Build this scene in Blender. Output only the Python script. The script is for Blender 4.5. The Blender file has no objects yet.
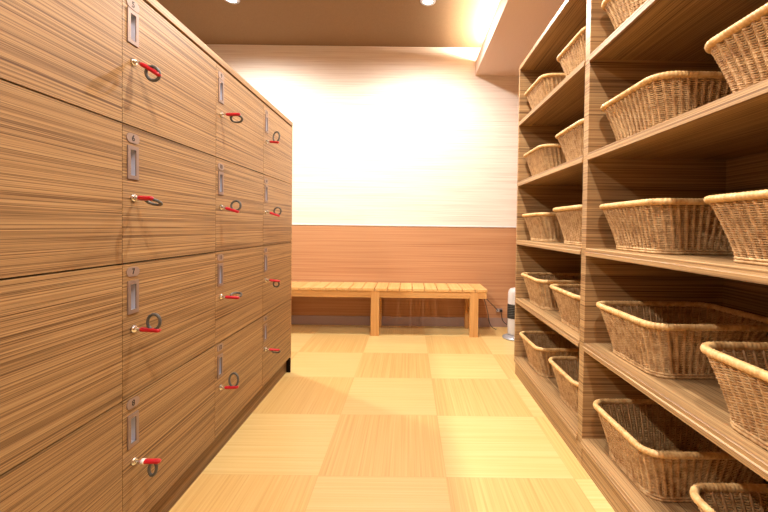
import bpy, bmesh, math, random
from mathutils import Vector, Matrix
random.seed(4)
scene = bpy.context.scene
C = scene.collection
PI = math.pi

# ------------------------------------------------------------------ helpers
def link_mesh(name, bm, mats, parent=None, loc=None, smooth=False, bevel=0.0):
    me = bpy.data.meshes.new(name)
    bmesh.ops.recalc_face_normals(bm, faces=bm.faces)
    bm.to_mesh(me); bm.free()
    if not isinstance(mats, (list, tuple)): mats = [mats]
    for m in mats: me.materials.append(m)
    if smooth:
        for p in me.polygons: p.use_smooth = True
    o = bpy.data.objects.new(name, me); C.objects.link(o)
    if parent: o.parent = parent
    if loc: o.location = loc
    if bevel:
        md = o.modifiers.new('bevel', 'BEVEL'); md.width = bevel; md.segments = 2
        md.limit_method = 'ANGLE'; md.angle_limit = 0.6
    return o

def thing(name, label, cat, loc=(0, 0, 0), group=None):
    o = bpy.data.objects.new(name, None); C.objects.link(o)
    o.location = loc; o.empty_display_size = 0.05
    tag(o, label, cat, group); return o

def tag(o, label, cat, group=None):
    o['label'] = label; o['category'] = cat
    if group: o['group'] = group
    return o

def structure(name, bm, m, bevel=0.0):
    o = link_mesh(name, bm, m, bevel=bevel); o['kind'] = 'structure'; return o

def box(bm, x0, x1, y0, y1, z0, z1, mi=0):
    vs = [bm.verts.new((x, y, z)) for x in (x0, x1) for y in (y0, y1) for z in (z0, z1)]
    for q in ((0, 1, 3, 2), (4, 6, 7, 5), (0, 4, 5, 1), (2, 3, 7, 6), (0, 2, 6, 4), (1, 5, 7, 3)):
        f = bm.faces.new([vs[i] for i in q]); f.material_index = mi

def box_bm(*a):
    bm = bmesh.new(); box(bm, *a); return bm

def tube(bm, pts, r, sides=6, closed=False, mi=0, up=Vector((0, 0, 1)), squash=1.0):
    """tube along pts; r is a number or a list; squash scales it along the frame's first axis"""
    pts = [Vector(p) for p in pts]; n = len(pts); rings = []
    prev = None
    for i, p in enumerate(pts):
        a = pts[(i - 1) % n] if (closed or i > 0) else p
        b = pts[(i + 1) % n] if (closed or i < n - 1) else p
        t = (b - a).normalized()
        if prev is None:
            s = t.cross(up)
            if s.length < 1e-4: s = t.cross(Vector((1, 0, 0)))
        else:
            s = prev - t * prev.dot(t)
        s.normalize(); prev = s
        w = t.cross(s).normalized()
        rr = r[i] if isinstance(r, (list, tuple)) else r
        rings.append([bm.verts.new(p + (s * math.cos(2 * PI * k / sides) * squash + w * math.sin(2 * PI * k / sides)) * rr) for k in range(sides)])
    m = n if closed else n - 1
    for i in range(m):
        A, B = rings[i], rings[(i + 1) % n]
        for k in range(sides):
            f = bm.faces.new((A[k], A[(k + 1) % sides], B[(k + 1) % sides], B[k])); f.material_index = mi
    if not closed:
        for R in (rings[0], rings[-1]):
            f = bm.faces.new(R); f.material_index = mi

def lathe(bm, prof, cx, cy, n=32, mi=0, z0=0.0, close=True):
    rings = [[bm.verts.new((cx + r * math.cos(2 * PI * k / n), cy + r * math.sin(2 * PI * k / n), z0 + z)) for k in range(n)] for r, z in prof]
    for A, B in zip(rings, rings[1:]):
        for k in range(n):
            f = bm.faces.new((A[k], A[(k + 1) % n], B[(k + 1) % n], B[k])); f.material_index = mi
    if close:
        for R in (rings[0], rings[-1]):
            f = bm.faces.new(R); f.material_index = mi

def lin(c):
    return tuple((v / 12.92 if v <= 0.04045 else ((v + 0.055) / 1.055) ** 2.4) for v in (x / 255 for x in c)) + (1,)

# ------------------------------------------------------------------ materials
def mat(name, col, rough=0.5, metal=0.0, spec=0.5):
    m = bpy.data.materials.new(name); m.use_nodes = True
    b = m.node_tree.nodes['Principled BSDF']
    b.inputs['Base Color'].default_value = col
    b.inputs['Roughness'].default_value = rough; b.inputs['Metallic'].default_value = metal
    b.inputs['Specular IOR Level'].default_value = spec
    return m

class G:
    """tiny node-graph builder on a material"""
    def __init__(s, m): s.m = m; s.t = m.node_tree; s.b = s.t.nodes['Principled BSDF']
    def n(s, typ, **kw):
        x = s.t.nodes.new(typ)
        for k, v in kw.items(): setattr(x, k, v)
        return x
    def l(s, a, b): s.t.links.new(a, b)
    def math(s, op, a, b=None, c=None):
        x = s.n('ShaderNodeMath', operation=op)
        for i, v in enumerate((a, b, c)):
            if v is None: continue
            if isinstance(v, (int, float)): x.inputs[i].default_value = v
            else: s.l(v, x.inputs[i])
        return x.outputs[0]
    def noise(s, vec, scale=1.0, detail=2.0, rough=0.5, dist=0.0):
        x = s.n('ShaderNodeTexNoise'); s.l(vec, x.inputs['Vector'])
        x.inputs['Scale'].default_value = scale; x.inputs['Detail'].default_value = detail
        x.inputs['Roughness'].default_value = rough; x.inputs['Distortion'].default_value = dist
        return x.outputs['Fac']
    def mapping(s, vec, scale):
        x = s.n('ShaderNodeMapping'); s.l(vec, x.inputs['Vector']); x.inputs['Scale'].default_value = scale
        return x.outputs['Vector']
    def ramp(s, fac, stops):
        x = s.n('ShaderNodeValToRGB'); s.l(fac, x.inputs['Fac'])
        e = x.color_ramp.elements
        while len(e) < len(stops): e.new(0.5)
        for el, (p, c) in zip(e, stops): el.position = p; el.color = c
        return x.outputs['Color']
    def mix(s, fac, a, b, blend='MIX'):
        x = s.n('ShaderNodeMix', data_type='RGBA', blend_type=blend)
        for sock, v in ((x.inputs[0], fac), (x.inputs[6], a), (x.inputs[7], b)):
            if isinstance(v, (int, float)): sock.default_value = v
            elif isinstance(v, tuple): sock.default_value = v
            else: s.l(v, sock)
        return x.outputs[2]
    def bump(s, h, strength=0.2, dist=0.002):
        x = s.n('ShaderNodeBump'); x.inputs['Strength'].default_value = strength; x.inputs['Distance'].default_value = dist
        s.l(h, x.inputs['Height']); s.l(x.outputs[0], s.b.inputs['Normal'])

def streak_mat(name, scale, base, dark, light, rough=0.45, amount=(0.36, 0.62), spec=0.35, per_object=True, fine=2.3, lines=0.0):
    """wood laminate: thin streaks that run along the axis with the small scale"""
    m = mat(name, base, rough, 0, spec); g = G(m)
    pos = g.n('ShaderNodeNewGeometry').outputs['Position']
    if per_object:
        oi = g.n('ShaderNodeObjectInfo')
        add = g.n('ShaderNodeVectorMath', operation='MULTIPLY_ADD')
        comb = g.n('ShaderNodeCombineXYZ')
        for i in range(3): g.l(oi.outputs['Random'], comb.inputs[i])
        g.l(comb.outputs[0], add.inputs[0]); add.inputs[1].default_value = (7.3, 11.1, 5.7); g.l(pos, add.inputs[2])
        pos = add.outputs[0]
    # slow waviness across the grain
    a = g.noise(g.mapping(pos, scale), 1.0, 1.5, 0.5, 0.05)
    b = g.noise(g.mapping(pos, tuple(v * fine if v > 10 else v * 1.6 for v in scale)), 1.0, 1.0, 0.5, 0.0)
    c = g.noise(g.mapping(pos, tuple(v * 0.25 if v > 10 else v * 0.6 for v in scale)), 1.0, 1.0, 0.5)
    f = g.math('ADD', g.math('ADD', g.math('MULTIPLY', a, 0.55), g.math('MULTIPLY', b, 0.30)), g.math('MULTIPLY', c, 0.15))
    col = g.ramp(f, [(amount[0], dark), ((amount[0] * 0.55 + amount[1] * 0.45), base), (amount[1], light)])
    if lines:
        n = g.noise(g.mapping(pos, tuple(v * 0.55 if v > 10 else v * 0.8 for v in scale)), 1.0, 2.0, 0.55, 0.0)
        d = g.math('ABSOLUTE', g.math('SUBTRACT', n, 0.5))
        mr = g.n('ShaderNodeMapRange', interpolation_type='SMOOTHSTEP'); g.l(d, mr.inputs[0])
        mr.inputs[1].default_value = 0.0; mr.inputs[2].default_value = 0.055
        mr.inputs[3].default_value = lines; mr.inputs[4].default_value = 0.0
        col = g.mix(mr.outputs[0], col, tuple(v * 0.8 for v in dark[:3]) + (1,))
    g.l(col, g.b.inputs['Base Color'])
    return m

lam_base, lam_dark, lam_light = lin((160, 124, 82)), lin((98, 65, 38)), lin((182, 147, 102))
M = {}
M['laminate'] = streak_mat('zebra_laminate', (0.75, 0.75, 330), tuple(v * .9 for v in lam_base[:3]) + (1,), tuple(v * .85 for v in lam_dark[:3]) + (1,), tuple(v * .92 for v in lam_light[:3]) + (1,), lines=0.72)
M['laminate_board'] = streak_mat('zebra_laminate_boards', (220, 0.7, 220), lam_base, lam_dark, lam_light, lines=0.5)
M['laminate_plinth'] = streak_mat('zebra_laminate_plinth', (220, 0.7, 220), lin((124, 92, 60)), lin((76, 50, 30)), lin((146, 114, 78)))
M['laminate_panel'] = streak_mat('zebra_laminate_panels', (0.9, 0.9, 190), lam_base, lam_dark, lam_light, lines=0.5, per_object=False)
M['wainscot'] = streak_mat('red_wood_wainscot', (0.8, 0.8, 95), lin((174, 126, 88)), lin((152, 102, 68)), lin((188, 142, 102)), 0.5, (0.3, 0.7), per_object=False)
M['bench_slat'] = streak_mat('bench_wood_across', (55, 1.5, 55), lin((212, 166, 104)), lin((194, 144, 84)), lin((222, 180, 122)), 0.45, (0.3, 0.7))
M['bench_rail'] = streak_mat('bench_wood_along', (1.5, 55, 55), lin((200, 150, 90)), lin((178, 126, 70)), lin((212, 166, 106)), 0.45, (0.3, 0.7))
M['bench_leg'] = streak_mat('bench_wood_upright', (55, 55, 1.5), lin((200, 150, 90)), lin((178, 126, 70)), lin((212, 166, 106)), 0.45, (0.3, 0.7))
M['baseboard'] = mat('baseboard_taupe', lin((150, 124, 112)), 0.5)
M['soffit'] = mat('soffit_paper', lin((208, 186, 172)), 0.9, 0, 0.1)
M['ceiling'] = mat('brown_ceiling_paper', lin((128, 102, 76)), 0.9, 0, 0.1)
for k, s in (('soffit', 260), ('ceiling', 220)):
    g = G(M[k]); pos = g.n('ShaderNodeNewGeometry').outputs['Position']
    n = g.noise(pos, s, 2.0, 0.6); c0 = M[k].node_tree.nodes['Principled BSDF'].inputs['Base Color'].default_value
    c0 = tuple(c0)
    g.l(g.ramp(n, [(0.3, tuple(v * 0.86 for v in c0[:3]) + (1,)), (0.7, tuple(min(1, v * 1.12) for v in c0[:3]) + (1,))]), g.b.inputs['Base Color'])
    g.bump(n, 0.3, 0.002)

# wallpaper: off-white with fine woven horizontal threads
M['wallpaper'] = mat('wallpaper', lin((236, 224, 210)), 0.85, 0, 0.15)
g = G(M['wallpaper']); pos = g.n('ShaderNodeNewGeometry').outputs['Position']
a = g.noise(g.mapping(pos, (1.2, 1.2, 170)), 1.0, 2.0, 0.6); b = g.noise(g.mapping(pos, (3, 3, 380)), 1.0, 2.0, 0.6)
f = g.math('ADD', g.math('MULTIPLY', a, 0.62), g.math('MULTIPLY', b, 0.38))
g.l(g.ramp(f, [(0.34, lin((200, 180, 166))), (0.48, lin((218, 203, 190))), (0.64, lin((226, 215, 204)))]), g.b.inputs['Base Color'])
g.bump(b, 0.15, 0.001)

# floor: square cork-like tiles laid with the grain turned tile by tile
T, TX, TY = 0.5131, 0.1617, 2.58
M['floor'] = mat('floor_tiles', (0.8, 0.6, 0.3, 1), 0.34, 0, 0.4)
g = G(M['floor']); pos = g.n('ShaderNodeNewGeometry').outputs['Position']
sep = g.n('ShaderNodeSeparateXYZ'); g.l(pos, sep.inputs[0])
u = g.math('DIVIDE', g.math('SUBTRACT', sep.outputs[0], TX), T); v = g.math('DIVIDE', g.math('SUBTRACT', sep.outputs[1], TY), T)
iu, iv = g.math('FLOOR', u), g.math('FLOOR', v)
par = g.math('FLOORED_MODULO', g.math('ADD', iu, iv), 2.0)
cell = g.n('ShaderNodeCombineXYZ'); g.l(iu, cell.inputs[0]); g.l(iv, cell.inputs[1])
wn = g.n('ShaderNodeTexWhiteNoise', noise_dimensions='3D'); g.l(cell.outputs[0], wn.inputs['Vector'])
def grain(sx, sy):
    off = g.n('ShaderNodeVectorMath', operation='MULTIPLY_ADD')
    g.l(cell.outputs[0], off.inputs[0]); off.inputs[1].default_value = (3.17, 5.31, 0); g.l(pos, off.inputs[2])
    p = off.outputs[0]
    a = g.noise(g.mapping(p, (sx, sy, 1)), 1.0, 2.0, 0.6)
    b = g.noise(g.mapping(p, (sx * 2.2 if sx > 10 else sx * 1.5, sy * 2.2 if sy > 10 else sy * 1.5, 1)), 1.0, 2.0, 0.6)
    return g.math('ADD', g.math('MULTIPLY', a, 0.55), g.math('MULTIPLY', b, 0.45))
gx, gy = grain(0.9, 85), grain(85, 0.9)            # grain running along x / along y
pale = g.ramp(gx, [(0.33, lin((208, 174, 108))), (0.5, lin((218, 188, 124))), (0.66, lin((223, 197, 138)))])
deep = g.ramp(gy, [(0.33, lin((198, 156, 92))), (0.5, lin((211, 173, 108))), (0.66, lin((218, 186, 122)))])
col = g.mix(par, pale, deep)  # sheen difference between turned tiles, put into the colour as two tones
tint = g.n('ShaderNodeMapRange'); g.l(wn.outputs['Value'], tint.inputs[0]); tint.inputs[3].default_value = 0.87; tint.inputs[4].default_value = 0.96
cc = g.n('ShaderNodeCombineXYZ')
for i in range(3): g.l(tint.outputs[0], cc.inputs[i])
col = g.mix(1.0, col, cc.outputs[0], 'MULTIPLY')
def edge(w):
    fr = g.math('FRACT', w); d = g.math('MINIMUM', fr, g.math('SUBTRACT', 1.0, fr))
    return g.math('LESS_THAN', d, 0.0028)
seam = g.math('MAXIMUM', edge(u), edge(v))
g.l(g.mix(g.math('MULTIPLY', seam, 0.45), col, lin((190, 140, 80))), g.b.inputs['Base Color'])

# rattan
def rattan(name, a, b, c, rough=0.55):
    m = mat(name, b, rough, 0, 0.35); g = G(m)
    tc = g.n('ShaderNodeTexCoord').outputs['Object']; oi = g.n('ShaderNodeObjectInfo')
    add = g.n('ShaderNodeVectorMath', operation='ADD'); comb = g.n('ShaderNodeCombineXYZ')
    g.l(oi.outputs['Random'], comb.inputs[0]); g.l(tc, add.inputs[0]); g.l(comb.outputs[0], add.inputs[1])
    n = g.noise(add.outputs[0], 38, 3, 0.65)
    g.l(g.ramp(n, [(0.3, a), (0.5, b), (0.7, c)]), g.b.inputs['Base Color'])
    return m
M['rattan'] = rattan('rattan_weave', lin((150, 110, 68)), lin((186, 148, 100)), lin((204, 170, 124)))
M['rattan_stake'] = rattan('rattan_stakes', lin((140, 100, 60)), lin((170, 130, 86)), lin((190, 152, 106)))
M['rattan_rim'] = rattan('rattan_rim', lin((176, 132, 78)), lin((206, 164, 108)), lin((220, 184, 130)), 0.42)
M['rattan_base'] = rattan('rattan_base', lin((150, 105, 60)), lin((186, 142, 90)), lin((206, 164, 110)))

M['metal'] = mat('brushed_metal', lin((150, 130, 120)), 0.5, 0.6)
M['recess'] = mat('recess_steel', lin((214, 216, 226)), 0.28, 0.7)
M['plate'] = mat('number_plate_metal', lin((150, 128, 116)), 0.5, 0.3)
M['ink'] = mat('black_ink', (0.012, 0.01, 0.01, 1), 0.6)
M['chrome'] = mat('chrome', lin((225, 225, 225)), 0.15, 1.0)
M['red'] = mat('red_plastic', lin((188, 16, 34)), 0.35)
M['white_mark'] = mat('white_label', lin((240, 236, 230)), 0.5)
M['grey_band'] = mat('grey_band', lin((92, 90, 86)), 0.4, 0.25)
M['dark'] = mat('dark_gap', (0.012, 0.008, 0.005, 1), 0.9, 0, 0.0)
M['white'] = mat('white_plastic', lin((196, 190, 186)), 0.35)
M['black'] = mat('black_plastic', (0.015, 0.015, 0.016, 1), 0.45)
M['silver'] = mat('silver_plastic', lin((176, 176, 180)), 0.3, 0.5)
M['screw'] = mat('screw_steel', lin((120, 92, 66)), 0.4, 0.6)
M['white_paint'] = mat('white_paint', lin((225, 222, 218)), 0.5)
def emit(name, col, s):
    m = mat(name, col); b = m.node_tree.nodes['Principled BSDF']
    b.inputs['Emission Color'].default_value = col; b.inputs['Emission Strength'].default_value = s
    return m
M['lamp'] = emit('lamp_glow', (1, 0.95, 0.86, 1), 14)
M['strip'] = emit('strip_glow', (1, 0.91, 0.76, 1), 330)

# ------------------------------------------------------------------ room shell
W, CEIL = 3.965, 2.802
XL, XR, YB = -2.75, 1.34, -1.7
structure('floor', box_bm(XL - .1, XR + .1, YB - .1, W + .1, -0.05, 0.0), M['floor'])
structure('ceiling', box_bm(XL - .1, XR + .1, YB - .1, W + .1, CEIL, CEIL + 0.05), M['ceiling'])
bm = box_bm(XL - .1, XR + .1, W, W + .08, 0, CEIL)
box(bm, XL, XR, W - 0.006, W, 1.010, CEIL)
structure('wall_back', bm, M['wallpaper'])
structure('wall_left', box_bm(XL - .08, XL, YB, W, 0, CEIL), M['wallpaper'])
structure('wall_right', box_bm(XR, XR + .08, YB, W, 0, CEIL), M['wainscot'])
structure('wall_front', box_bm(XL - .1, XR + .1, YB - .08, YB, 0, CEIL), M['wainscot'])
structure('trim_1', box_bm(XL, XR, W - 0.0045, W, 0.0, 1.004), M['wainscot'])
structure('trim_2', box_bm(XL, XR, W - 0.010, W - 0.006, 1.010, 1.024), M['white_paint'])
bm = box_bm(XL, XR, W - 0.013, W - 0.0045, 0.0, 0.092)
structure('baseboard_back', bm, M['baseboard'], bevel=0.002)
# lowered ceiling over the shelves, with an upstand that hides the light strip
bm = box_bm(0.642, XR, YB, W - 0.006, 2.527, 2.545)
box(bm, 0.642, 0.658, YB, W - 0.006, 2.545, 2.668)
structure('trim_3', bm, M['soffit'])

# ------------------------------------------------------------------ locker bank
FX = -0.7962; DT = 0.020; BX = -1.34
COLS = [0.5646, 1.0902, 1.6155, 2.1408, 2.6516]
PLATE_DZ = [0.039, 0.034, 0.026, 0.022]; PULL_DZ = [0.056, 0.056, 0.051, 0.053]; LOCK_DZ = [0.199, 0.204, 0.193, 0.195]   # top row first
ROWS = [0.106, 0.501, 0.8871, 1.278, 1.662]
bank = thing('locker_bank', 'wood-grain locker bank on the left with keyed doors in four rows', 'lockers', ((FX + BX) / 2, 1.6, 0))
BL = Vector(bank.location)
def place(o, parent, origin):            # child local coords are world minus parent's origin
    o.parent = parent; o.location = -origin; return o
def bank_part(name, bm, m, bevel=0.0):
    o = link_mesh(name, bm, m, bevel=bevel); return place(o, bank, BL)
bank_part('carcass', box_bm(BX, FX - DT - 0.002, COLS[0], COLS[4], 0.10, ROWS[4] + 0.004), M['dark'])
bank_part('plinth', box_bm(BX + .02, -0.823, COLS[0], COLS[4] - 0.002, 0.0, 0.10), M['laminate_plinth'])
bank_part('top_panel', box_bm(BX, FX + 0.001, COLS[0] - 0.018, COLS[4] + 0.016, ROWS[4] + 0.008, ROWS[4] + 0.034), M['laminate_board'], 0.0012)
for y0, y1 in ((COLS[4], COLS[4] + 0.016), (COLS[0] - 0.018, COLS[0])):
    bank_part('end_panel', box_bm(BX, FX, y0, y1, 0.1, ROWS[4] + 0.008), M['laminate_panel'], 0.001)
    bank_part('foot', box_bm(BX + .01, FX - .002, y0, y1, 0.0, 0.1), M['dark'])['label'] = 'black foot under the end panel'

def glyph_mesh(txt, size):
    cu = bpy.data.curves.new('digits', 'FONT'); cu.body = txt; cu.size = size
    cu.align_x = 'CENTER'; cu.align_y = 'CENTER'; cu.extrude = 0.0003; cu.offset = 0.0003
    o = bpy.data.objects.new('digits', cu); C.objects.link(o)
    dg = bpy.context.evaluated_depsgraph_get(); dg.update()
    me = bpy.data.meshes.new_from_object(o.evaluated_get(dg))
    bpy.data.objects.remove(o); bpy.data.curves.remove(cu)
    return me

def pill(bm, cy, cz, w, h, x0, x1, n=8, mi=0):
    r = h / 2; pts = []
    for s, a0 in ((1, -PI / 2), (-1, PI / 2)):
        for k in range(n + 1):
            a = a0 + PI * k / n
            pts.append((cy + s * (w / 2 - r) + r * math.cos(a), cz + r * math.sin(a)))
    A = [bm.verts.new((x0, y, z)) for y, z in pts]; B = [bm.verts.new((x1, y, z)) for y, z in pts]
    for R in (A, B):
        f = bm.faces.new(R); f.material_index = mi
    for k in range(len(A)):
        f = bm.faces.new((A[k], A[(k + 1) % len(A)], B[(k + 1) % len(B)], B[k])); f.material_index = mi

LOCKS = {}
num = 1
for ci in range(4):
    for ri in range(4):                   # ri 0 = top row
        z1 = ROWS[4 - ri] - 0.0022; z0 = ROWS[3 - ri] + 0.0022
        y0 = COLS[ci] + 0.0011; y1 = COLS[ci + 1] - 0.0011
        x0, x1 = FX - DT, FX
        hy0, hy1 = COLS[ci] + 0.018, COLS[ci] + 0.062       # recessed pull
        hz1 = ROWS[4 - ri] - PULL_DZ[ri]; hz0 = hz1 - 0.095
        cy0, cy1, cz0, cz1 = hy0 + .009, hy1 - .009, hz0 + .009, hz1 - .009   # the cut-out
        bm = bmesh.new()
        box(bm, x0, x1, y0, cy0, z0, z1); box(bm, x0, x1, cy1, y1, z0, z1)
        box(bm, x0, x1, cy0, cy1, z0, cz0); box(bm, x0, x1, cy0, cy1, cz1, z1)
        org = Vector((FX - DT, (y0 + y1) / 2, (z0 + z1) / 2))
        for vv in bm.verts: vv.co -= org
        door = link_mesh('door', bm, M['laminate']); door.parent = bank; door.location = org - BL
        def sub(name, bm, m, smooth=False):
            o = link_mesh(name, bm, m, smooth=smooth); return place(o, door, org)
        bm = bmesh.new()                     # recessed pull: raised frame, pan behind it
        xf = x1 + 0.0035
        box(bm, x1, xf, hy0, cy0 + .002, hz0, hz1); box(bm, x1, xf, cy1 - .002, hy1, hz0, hz1)
        box(bm, x1, xf, cy0 + .002, cy1 - .002, hz0, cz0 + .002); box(bm, x1, xf, cy0 + .002, cy1 - .002, cz1 - .002, hz1)
        xp = x1 - 0.013
        box(bm, xp - .001, xp, cy0, cy1, cz0, cz1, 1)
        for a in ((cy0, cy0 + .0012, cz0, cz1), (cy1 - .0012, cy1, cz0, cz1), (cy0, cy1, cz0, cz0 + .0012), (cy0, cy1, cz1 - .0012, cz1)):
            box(bm, xp, x1, a[0], a[1], a[2], a[3], 1)
        sub('recessed_handle', bm, [M['metal'], M['recess']])
        ly, lz = COLS[ci] + 0.043, ROWS[4 - ri] - LOCK_DZ[ri]
        bm = bmesh.new()
        lathe(bm, [(0.0005, 0.0), (0.0115, 0.0), (0.0115, 0.003), (0.009, 0.0065), (0.0075, 0.0075), (0.0005, 0.0075)], 0, 0, 20)
        for vv in bm.verts:
            c = vv.co.copy(); vv.co = Vector((x1 + c.z, ly + c.x, lz + c.y))
        sub('cam_lock', bm, M['chrome'], True)
        if ci > 0:
            py, pz = COLS[ci] + 0.041, ROWS[4 - ri] - PLATE_DZ[ri]
            bm = bmesh.new(); pill(bm, py, pz, 0.052, 0.027, x1, x1 + 0.002)
            me = glyph_mesh(str(num), 0.024); k0 = len(bm.faces)
            bm.from_mesh(me); bpy.data.meshes.remove(me)
            bm.verts.ensure_lookup_table(); bm.faces.ensure_lookup_table()
            nv = set()
            for f in bm.faces[k0:]:
                f.material_index = 1
                for vv in f.verts: nv.add(vv)
            for vv in nv:
                c = vv.co.copy(); vv.co = Vector((x1 + 0.0022 + c.z, py + c.x, pz + c.y))
            sub('number_plate', bm, [M['plate'], M['ink']])
            LOCKS[(ci, ri)] = Vector((x1 + 0.0075, ly, lz))
        num += 1

# keys: stub in the lock, red tag, grey band loop -------------------------------------------
ROWN = ['top', 'second', 'third', 'bottom']
COLN = {1: 'nearest', 2: 'middle', 3: 'farthest'}
#        (col,row): tag pitch (deg, up +), tag yaw, loop direction (90 up, -90 down, 0 along the door away), loop scale x, loop reach, droop
KEYS = {
    (1, 0): (-22, 8, -75, 1.0, 0.038, 0.010), (1, 1): (-2, -22, -28, 1.35, 0.034, 0.0), (1, 2): (-3, 0, 88, 0.95, 0.044, 0.0), (1, 3): (0, 2, -100, 0.55, 0.036, 0.0),
    (2, 0): (4, 10, -50, 1.2, 0.034, 0.0), (2, 1): (-16, 4, 84, 1.0, 0.040, 0.0), (2, 2): (-4, 6, 20, 1.1, 0.040, 0.0), (2, 3): (3, 0, 80, 1.0, 0.055, 0.0),
    (3, 0): (-6, -16, 86, 1.0, 0.056, 0.0), (3, 1): (-18, 8, 92, 0.95, 0.040, 0.0), (3, 2): (-5, 10, -70, 0.8, 0.036, 0.0), (3, 3): (-6, 12, -40, 1.15, 0.038, 0.0)}
LOOPTXT = lambda a: 'looping up' if a > 45 else ('hanging down' if a < -45 else 'turned sideways')
for (ci, ri), (pit, yaw, ph, sx, reach, droop) in KEYS.items():
    p = LOCKS[(ci, ri)]
    k = thing('locker_key', 'red-tagged key with grey loop %s, in the %s lock of the %s column' % (LOOPTXT(ph), ROWN[ri], COLN[ci]), 'key', p, 'keys hanging in the locker locks')
    pr, yr = math.radians(pit), math.radians(yaw)
    d = Vector((math.cos(pr) * math.cos(yr), math.cos(pr) * math.sin(yr), math.sin(pr)))
    side = Vector((-math.sin(yr), math.cos(yr), 0)); upv = d.cross(side) * -1
    if upv.z < 0: upv = -upv
    bm = bmesh.new()
    tube(bm, [Vector((0.0003, 0, 0)), Vector((0.006, 0, 0)), d * 0.020], [0.0034, 0.0034, 0.0046], 8)
    link_mesh('key_stub', bm, M['chrome'], k, smooth=True)
    bm = bmesh.new()                           # the tag: a flattened rounded bar, slightly drooping
    L0, L1 = 0.012, 0.070
    def at(t): return d * (L0 + (L1 - L0) * t) + Vector((0, 0, -droop * t * t))
    n = 10
    tube(bm, [at(t / n) for t in range(n + 1)], [0.0055] + [0.0090] * (n - 1) + [0.006], 8, up=side, squash=0.75)
    tg = link_mesh('red_tag', bm, M['red'], k, smooth=True)
    if (ci, ri) == (1, 3):
        bm = bmesh.new(); c = at(0.16)
        tube(bm, [c - d * 0.005, c + d * 0.005], 0.0094, 8, up=side, squash=0.8)
        lm = link_mesh('white_label', bm, M['white_mark'], tg, smooth=True); lm['label'] = 'white patch on the red tag'
    a = math.radians(ph); out = side * math.cos(a) + upv * math.sin(a)
    c0 = at(0.66); hw = 0.019 * sx
    pts = []
    for q in range(24):                        # D-shaped loop standing on the tag
        th = 2 * PI * q / 24
        xx = math.cos(th) * hw; yy = (1 - math.cos(th - PI / 2 + PI)) / 2
        pts.append(c0 + d * xx + out * (reach * (0.5 + 0.5 * math.sin(th)) + (-0.012 if (ci, ri) == (1, 0) else 0.002)))
    bm = bmesh.new()
    tube(bm, pts, [0.0042 + 0.0005 * (i % 2) for i in range(24)], 8, closed=True)
    link_mesh('band_loop', bm, M['grey_band'], k, smooth=True)

# ------------------------------------------------------------------ shelving on the right
SX = 0.7395; SB = 1.325
SH = [0.116, 0.5225, 0.921, 1.318, 1.726]; ST = 2.078
shelf = thing('basket_shelving', 'tall wood-grain open shelving on the right holding wicker baskets', 'shelving', ((SX + SB) / 2, 1.1, 0))
SO = Vector(shelf.location)
def shelf_part(name, bm, m, bevel=0.0):
    o = link_mesh(name, bm, m, bevel=bevel); return place(o, shelf, SO)
YF, YD, YN, YE = 2.711, 1.640, 0.568, -0.50
PT = 0.021; DV = 0.044
shelf_part('side_panel', box_bm(SX + .002, SB, YF - PT, YF, SH[0] - .030, ST + .026), M['laminate_panel'], 0.0008)
shelf_part('side_panel', box_bm(SX + .002, SB, YE, YE + PT, 0.0, ST + .026), M['laminate_panel'], 0.0008)
shelf_part('divider', box_bm(SX + .002, SB, YD, YD + DV, 0.0, ST), M['laminate_panel'], 0.0008)
shelf_part('divider', box_bm(SX + .002, SB, YN - DV, YN, 0.0, ST), M['laminate_panel'], 0.0008)
shelf_part('back_panel', box_bm(SB - 0.006, SB, YE + PT, YF - PT, 0.05, ST), M['laminate_panel'])
shelf_part('top_board', box_bm(SX, SB, YE + PT, YF - PT, ST, ST + .026), M['laminate_board'], 0.0012)
bays = ((YD + DV, YF - PT), (YN, YD), (YE + PT, YN - DV))
for i, z in enumerate(SH):
    for y0, y1 in bays:
        bm = bmesh.new()
        # board with a nosing: slightly lower lip in front, step groove, flat behind
        prof = [(SX - .004, z - .030), (SX - .004, z - .016), (SX + .000, z - .013), (SX + .000, z - .002), (SX + .003, z), (SB - .006, z), (SB - .006, z - .022), (SX + .018, z - .022), (SX + .018, z - .030)]
        A = [bm.verts.new((x, y0, zz)) for x, zz in prof]; B = [bm.verts.new((x, y1, zz)) for x, zz in prof]
        bm.faces.new(A); bm.faces.new(B)
        for q in range(len(prof)):
            bm.faces.new((A[q], A[(q + 1) % len(A)], B[(q + 1) % len(B)], B[q]))
        shelf_part('shelf_board', bm, M['laminate_board'])
shelf_part('kick_board', box_bm(SX + .020, SB - .006, YF - .042, YF - .026, 0.0, SH[0] - .030), M['laminate_panel'])
shelf_part('kick_board', box_bm(SX + 0.004, SX + .020, YE, YF - .026, 0.0, SH[0] - .030), M['laminate_board'])

# ------------------------------------------------------------------ baskets
NS = 60
def rrect(a, b, r, n=NS * 4):
    """n points evenly spaced along a rounded rectangle, with outward normals"""
    segs = []
    ex, ey = a - r, b - r
    per = 4 * ex + 4 * ey + 2 * PI * r
    out = []
    for i in range(n):
        s = per * i / n
        if s < 2 * ey: out.append((Vector((a, -ey + s, 0)), Vector((1, 0, 0)))); continue
        s -= 2 * ey
        for cx, cy, a0, ln, dx, dy in ((ex, ey, 0, 2 * ex, -1, 0), (-ex, ey, PI / 2, 2 * ey, 0, -1), (-ex, -ey, PI, 2 * ex, 1, 0), (ex, -ey, 3 * PI / 2, 0, 0, 0)):
            if s < PI * r / 2 or ln == 0:
                t = a0 + s / r; nn = Vector((math.cos(t), math.sin(t), 0))
                out.append((Vector((cx, cy, 0)) + nn * r, nn)); break
            s -= PI * r / 2
            if s < ln:
                t = a0 + PI / 2; nn = Vector((math.cos(t), math.sin(t), 0))
                out.append((Vector((cx, cy, 0)) + nn * r + Vector((dx, dy, 0)) * s, nn)); break
            s -= ln
    return out
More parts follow.
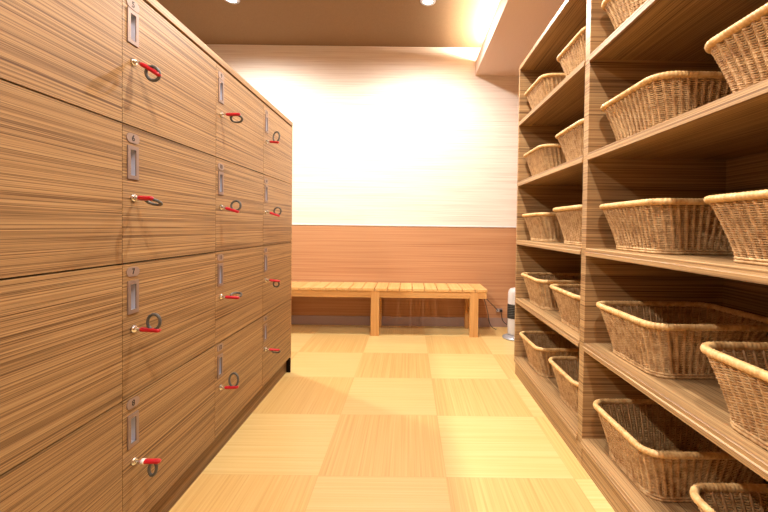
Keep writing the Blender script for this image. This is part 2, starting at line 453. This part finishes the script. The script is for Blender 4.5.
BA, BB, TA, TB, BR, TR, BH = 0.182, 0.143, 0.226, 0.190, 0.050, 0.060, 0.180
bot, top = rrect(BA, BB, BR), rrect(TA, TB, TR)
def wall_pt(i, h):
    f = h ** 1.25
    p = bot[i][0].lerp(top[i][0], f); n = bot[i][1].lerp(top[i][1], f).normalized()
    return Vector((p.x, p.y, 0.006 + (BH - 0.006) * h)), n
bm = bmesh.new()
ROWN_ = 27
N2 = NS * 4
for j in range(ROWN_):
    h = 0.055 + 0.925 * j / (ROWN_ - 1); pts = []
    for i in range(N2):
        p, n = wall_pt(i, h)
        off = 0.0036 * math.cos(2 * PI * i / 4) + (0.0006 if ((i // 4) + j) % 2 else -0.0006)
        pts.append(p + n * off)
    tube(bm, pts, 0.0022, 6, closed=True, squash=1.0)
for i in range(0, N2, 4):
    pts = [wall_pt(i, t / 6)[0] for t in range(7)]
    tube(bm, pts, 0.0043, 6, mi=1)
for zz, rr, ofs in ((0.0055, 0.0055, 0.002), (0.0145, 0.0045, 0.003)):       # braided foot
    pts = []
    for i in range(N2):
        p, n = bot[i]
        pts.append(Vector((p.x, p.y, zz)) + n * (ofs + 0.0012 * math.sin(i * PI / 2)) + Vector((0, 0, 0.0012 * math.cos(i * PI / 2) if zz > 0.01 else 0)))
    tube(bm, pts, rr, 6, closed=True)
weave_o = link_mesh('woven_side', bm, [M['rattan'], M['rattan_stake']], smooth=True)
bm = bmesh.new()
RN = 560
rim = rrect(TA + .001, TB + .001, TR, RN)
tube(bm, [Vector((p.x, p.y, BH)) for p, n in rim], [0.0112 if i % 4 in (1, 2) else 0.0101 for i in range(RN)], 9, closed=True)
rim_o = link_mesh('rim', bm, M['rattan_rim'], smooth=True)
bm = bmesh.new()                                        # woven base: crossing flat strips
base = rrect(BA, BB, BR, 72)
for k in range(-20, 21):
    y = k * 0.0075
    if abs(y) > BB - .004: continue
    ax = BA - .002 if abs(y) < BB - BR else (BA - BR) + math.sqrt(max(0, BR ** 2 - (abs(y) - (BB - BR)) ** 2)) - .002
    pts = [Vector((-ax + 2 * ax * t / 24, y, 0.0075 + (0.0016 if (t + k) % 2 else -0.0016))) for t in range(25)]
    tube(bm, pts, 0.0036, 5, squash=1.0)
A = [bm.verts.new((p.x * .985, p.y * .985, 0.003)) for p, n in base]; B = [bm.verts.new((p.x * .985, p.y * .985, 0.0065)) for p, n in base]
bm.faces.new(A); bm.faces.new(B)
for q in range(72): bm.faces.new((A[q], A[(q + 1) % 72], B[(q + 1) % 72], B[q]))
base_o = link_mesh('woven_base', bm, M['rattan_base'], smooth=False)
protos = [weave_o, rim_o, base_o]

SHN = {0: 'bottom shelf', 1: 'second shelf from the floor', 2: 'middle shelf', 3: 'second shelf from the top', 4: 'top shelf'}
PLACES = [  # shelf, bay, place, rim front x, rim far y, turn (deg), height scale
    (0, 'near', 'A', .744, 1.607, 0.5, 1), (0, 'near', 'B', .752, 1.072, -0.6, 1), (1, 'near', 'A', .745, 1.600, 1.0, .99), (1, 'near', 'B', .734, 1.025, -1.0, .99),
    (2, 'near', 'A', .760, 1.622, 0.4, .945), (2, 'near', 'B', .760, 1.060, 0.8, .89), (3, 'near', 'A', .758, 1.626, 0.5, .94), (3, 'near', 'B', .760, 1.072, -0.5, .92), (4, 'near', 'A', .752, 1.626, 0.3, .94),
    (0, 'far', 'A', .745, 2.660, 0.6, 1), (0, 'far', 'B', .752, 2.135, 0.0, 1), (1, 'far', 'A', .741, 2.635, 0.4, .97), (1, 'far', 'B', .738, 2.100, 0.3, .97),
    (2, 'far', 'A', .754, 2.684, -0.3, .92), (2, 'far', 'B', .758, 2.130, 0.3, 1), (3, 'far', 'A', .757, 2.684, 0.2, .93), (3, 'far', 'B', .760, 2.120, -0.3, .93), (4, 'far', 'A', .757, 2.682, 0.4, .93), (4, 'far', 'B', .760, 2.122, 0.0, .93)]
WHERE = {('near', 'A'): 'in front of the divider', ('near', 'B'): 'nearest the camera',
         ('far', 'A'): 'beside the far end panel', ('far', 'B'): 'just behind the divider'}
first = True
for si, bay, pl, xf, yf, rz, zs in PLACES:
    loc = (xf + 0.011 + TA, yf - 0.011 - TB, SH[si] + 0.0002)
    b = thing('wicker_basket', 'open wicker basket on the %s, %s' % (SHN[si], WHERE[(bay, pl)]), 'basket', loc, 'wicker baskets on the shelves')
    b.rotation_euler.z = math.radians(rz); b.scale.z = zs
    for p in protos:
        c = p if first else p.copy()
        if not first: C.objects.link(c)
        c.parent = b
    first = False

# ------------------------------------------------------------------ bench
BY0, BY1, BX0, BX1, BZ = 3.565, 3.945, -1.31, 0.722, 0.438
bench = thing('slatted_bench', 'low light wood bench with slatted seat along the back wall', 'bench', ((BX0 + BX1) / 2, (BY0 + BY1) / 2, 0))
BO = Vector(bench.location)
def bench_part(name, bm, m, bevel=0.0015, parent=None):
    o = link_mesh(name, bm, m, bevel=bevel); return place(o, parent or bench, BO)
x = BX1; PIT = 0.1148
while x > BX0 + 0.05:
    bench_part('seat_slat', box_bm(max(x - PIT + 0.006, BX0), x, BY0, BY1, BZ - 0.024, BZ), M['bench_slat'], 0.002)
    x -= PIT
rz0, rz1 = BZ - 0.086, BZ - 0.024
bench_part('front_rail', box_bm(BX0 + .006, BX1 - .020, BY0 + 0.012, BY0 + 0.036, rz0, rz1), M['bench_rail'])
bench_part('back_rail', box_bm(BX0 + .006, BX1 - .020, BY1 - 0.036, BY1 - 0.012, rz0, rz1), M['bench_rail'])
for a in (BX1 - .020, BX0 + .002):
    bench_part('end_rail', box_bm(a, a + .016, BY0 + .012, BY1 - .012, rz0, rz1), M['bench_slat'])
for lx in (-1.245, -0.302, 0.604):
    for ly0, ly1, fr in ((BY0 + .004, BY0 + .048, True), (BY1 - .062, BY1 - .018, False)):
        # front legs lap over the rail
        bm = bmesh.new()
        if fr:
            box(bm, lx - .0385, lx + .0385, BY0 + .004, BY0 + .012, 0, rz1 - .002)
            box(bm, lx - .0385, lx + .0385, BY0 + .012, BY0 + .048, 0, rz0)
        else:
            box(bm, lx - .0385, lx + .0385, ly0 - .004, ly1 - .004, 0, rz0)
        leg = bench_part('leg', bm, M['bench_leg'], 0.0012)
        if fr:
            for sx_, sz in ((0.004, rz1 - .022), (-0.006, rz0 - .022)):
                bm = bmesh.new(); lathe(bm, [(0.0005, -0.004), (0.0085, -0.004), (0.0085, 0.0015), (0.0005, 0.002)], 0, 0, 12)
                for vv in bm.verts:
                    c = vv.co.copy(); vv.co = Vector((lx + sx_ + c.x, BY0 + .004 - c.z, sz + c.y))
                bench_part('screw_head', bm, M['screw'], 0, leg)
    st = bench_part('stretcher', box_bm(lx - .012, lx + .012, BY0 + .048, BY1 - .066, 0.165, 0.205), M['bench_slat'])

# ------------------------------------------------------------------ tower fan heater, outlet, cord
hx, hy = 0.978, 3.56
heater = thing('tower_heater', 'slim white tower heater with black grille behind the shelving', 'heater', (hx, hy, 0))
HO = Vector((hx, hy, 0))
bm = bmesh.new(); lathe(bm, [(0.001, 0), (0.108, 0), (0.112, 0.006), (0.110, 0.014), (0.085, 0.026), (0.05, 0.034), (0.001, 0.036)], 0, 0, 40)
link_mesh('round_foot', bm, M['silver'], heater, smooth=True)
bm = bmesh.new()
prof = [(0.060, 0.034), (0.066, 0.05), (0.068, 0.12), (0.069, 0.36), (0.067, 0.415), (0.060, 0.440), (0.045, 0.454), (0.02, 0.460), (0.001, 0.461)]
lathe(bm, prof, 0, 0, 36)
for vv in bm.verts: vv.co.y *= 0.85
body = link_mesh('body', bm, M['white'], heater, smooth=True)
bm = bmesh.new()
def ring_arc(r0, z0, z1, a0, a1, n=14):
    A = []
    for z in (z0, z1):
        A.append([bm.verts.new((r0 * math.cos(a0 + (a1 - a0) * k / n), 0.85 * r0 * math.sin(a0 + (a1 - a0) * k / n), z)) for k in range(n + 1)])
    for k in range(n): bm.faces.new((A[0][k], A[0][k + 1], A[1][k + 1], A[1][k]))
ring_arc(0.0700, 0.185, 0.315, math.radians(175), math.radians(300))
gr = link_mesh('grille', bm, M['black'], heater); 
sm = gr.modifiers.new('s', 'SOLIDIFY'); sm.thickness = 0.003; sm.offset = 0
bm = bmesh.new()
for q in range(5):
    z = 0.200 + q * 0.022
    pts = [(0.0725 * math.cos(math.radians(177 + k * 8.5)), 0.85 * 0.0725 * math.sin(math.radians(177 + k * 8.5)), z + 0.0024 * k) for k in range(15)]
    tube(bm, pts, 0.0022, 5)
link_mesh('grille_bars', bm, M['grey_band'], gr)
def cable(pts, r, name, m, parent=None, org=Vector()):
    P = [Vector(p) for p in pts]; out = []
    for i in range(len(P) - 1):
        a, b, c, d = P[max(i - 1, 0)], P[i], P[i + 1], P[min(i + 2, len(P) - 1)]
        for k in range(8):
            t = k / 8
            out.append(0.5 * ((2 * b) + (c - a) * t + (2 * a - 5 * b + 4 * c - d) * t * t + (3 * b - a - 3 * c + d) * t ** 3))
    out.append(P[-1])
    bm = bmesh.new(); tube(bm, [p - org for p in out], r, 7)
    return link_mesh(name, bm, m, parent, smooth=True)
cable([(0.936, 3.930, 0.158), (0.940, 3.92, 0.12), (0.945, 3.90, 0.085), (0.952, 3.82, 0.07), (0.965, 3.70, 0.075), (0.972, 3.624, 0.085)], 0.0034, 'power_cord', M['black'], heater, HO)
out_o = thing('wall_outlet', 'small dark wall outlet on the wainscot right of the bench', 'outlet', (0.925, W - .0045, 0.168))
bm = box_bm(-.034, .034, -.007, 0, -.018, .022); link_mesh('cover_plate', bm, M['baseboard'], out_o, bevel=0.002)
bm = box_bm(.002, .024, -.028, -.007, -.012, .010); link_mesh('plug', bm, M['black'], out_o, bevel=0.003)
bm = box_bm(-.030, -.008, -.030, -.007, -.010, .012); pg = link_mesh('plug', bm, M['white'], out_o, bevel=0.003); pg['label'] = 'pale plug'
cord = cable([(0.905, 3.925, 0.170), (0.885, 3.905, 0.192), (0.84, 3.89, 0.235), (0.79, 3.885, 0.285), (0.745, 3.88, 0.33), (0.742, 3.86, 0.345), (0.75, 3.85, 0.30),
              (0.785, 3.84, 0.17), (0.80, 3.84, 0.08), (0.825, 3.84, 0.030), (0.865, 3.84, 0.006), (0.872, 3.86, 0.006)], 0.0035, 'extension_cord', M['black'])
tag(cord, 'black extension cord hanging in a loop between bench end and outlet', 'cord')

# ------------------------------------------------------------------ lights
WARM = (1.0, 0.96, 0.90)
def spot(x, y, power):
    l = bpy.data.lights.new('downlight_lamp', 'SPOT'); l.energy = power; l.color = WARM
    l.spot_size = math.radians(172); l.spot_blend = 0.7; l.shadow_soft_size = 0.035
    o = bpy.data.objects.new('downlight_lamp', l); C.objects.link(o); o.location = (x, y, CEIL - 0.030)
    return o
P = 140
for x, y, lab in ((-1.441, 3.17, 'left of two round downlights lit in the brown ceiling'), (0.127, 3.16, 'right of two round downlights lit in the brown ceiling, nearer the cove')):
    d = thing('ceiling_downlight', lab, 'ceiling light', (x, y, CEIL), 'recessed ceiling downlights')
    bm = bmesh.new(); lathe(bm, [(0.037, -0.001), (0.062, -0.001), (0.062, 0.0), (0.059, -0.006), (0.042, -0.007), (0.037, -0.003)], 0, 0, 40, close=False)
    link_mesh('trim_ring', bm, M['silver'], d, smooth=True)
    bm = bmesh.new(); lathe(bm, [(0.001, -0.004), (0.037, -0.004), (0.037, -0.001), (0.001, -0.001)], 0, 0, 40)
    link_mesh('lens', bm, M['lamp'], d)
    s = spot(x, y, P)
for x, y in ((0.127, 1.60), (0.127, 0.03), (-1.441, 1.60), (-1.441, 0.03)): spot(x, y, P)
# light strip lying in the cove
strip = thing('cove_light_strip', 'warm light strip hidden in the ceiling cove above the shelves', 'light strip', (0.74, 1.0, 2.545))
bm = bmesh.new(); tube(bm, [Vector((0, -2.5, 0.098)), Vector((0, 2.80, 0.098))], 0.011, 10); link_mesh('tube', bm, M['strip'], strip, smooth=True)
bm = bmesh.new(); box(bm, -.02, .02, -2.5, 2.85, 0.0, 0.087); link_mesh('batten', bm, M['white_paint'], strip)
al = bpy.data.lights.new('cove_glow', 'AREA'); al.shape = 'RECTANGLE'; al.size = 0.03; al.size_y = 5.3; al.energy = 150; al.color = (1, 0.88, 0.68)
ao = bpy.data.objects.new('cove_glow', al); C.objects.link(ao); ao.location = (0.74, 1.15, 2.659); ao.rotation_euler = (PI, math.radians(0), 0)
# faint even ambient background; the closed room shell blocks it
w = bpy.data.worlds.new('world'); scene.world = w; w.use_nodes = True
w.node_tree.nodes['Background'].inputs[0].default_value = (0.05, 0.045, 0.04, 1)

# ------------------------------------------------------------------ camera
f, cx, cy, pitch, yaw, roll = 392.3009, 409.3415, 234.424, -0.0187, 0.0009, 0.0128
fw = Vector((math.sin(yaw) * math.cos(pitch), math.cos(yaw) * math.cos(pitch), math.sin(pitch)))
rt = Vector((math.cos(yaw), -math.sin(yaw), 0)); up = rt.cross(fw)
r2 = rt * math.cos(roll) + up * math.sin(roll); u2 = -rt * math.sin(roll) + up * math.cos(roll)
cam = bpy.data.cameras.new('camera'); co = bpy.data.objects.new('camera', cam); C.objects.link(co)
m = Matrix(((r2.x, u2.x, -fw.x, 0), (r2.y, u2.y, -fw.y, 0), (r2.z, u2.z, -fw.z, 1.0), (0, 0, 0, 1)))
co.matrix_world = m
cam.sensor_fit = 'HORIZONTAL'; cam.sensor_width = 36; cam.lens = f * 36 / 768
cam.shift_x = (384 - cx) / 768; cam.shift_y = (cy - 256) / 768
cam.clip_start = 0.02
scene.camera = co
scene.view_settings.view_transform = 'Standard'; scene.view_settings.look = 'None'
scene.view_settings.exposure = 0.08; scene.view_settings.gamma = 1.0
scene.view_settings.use_curve_mapping = False
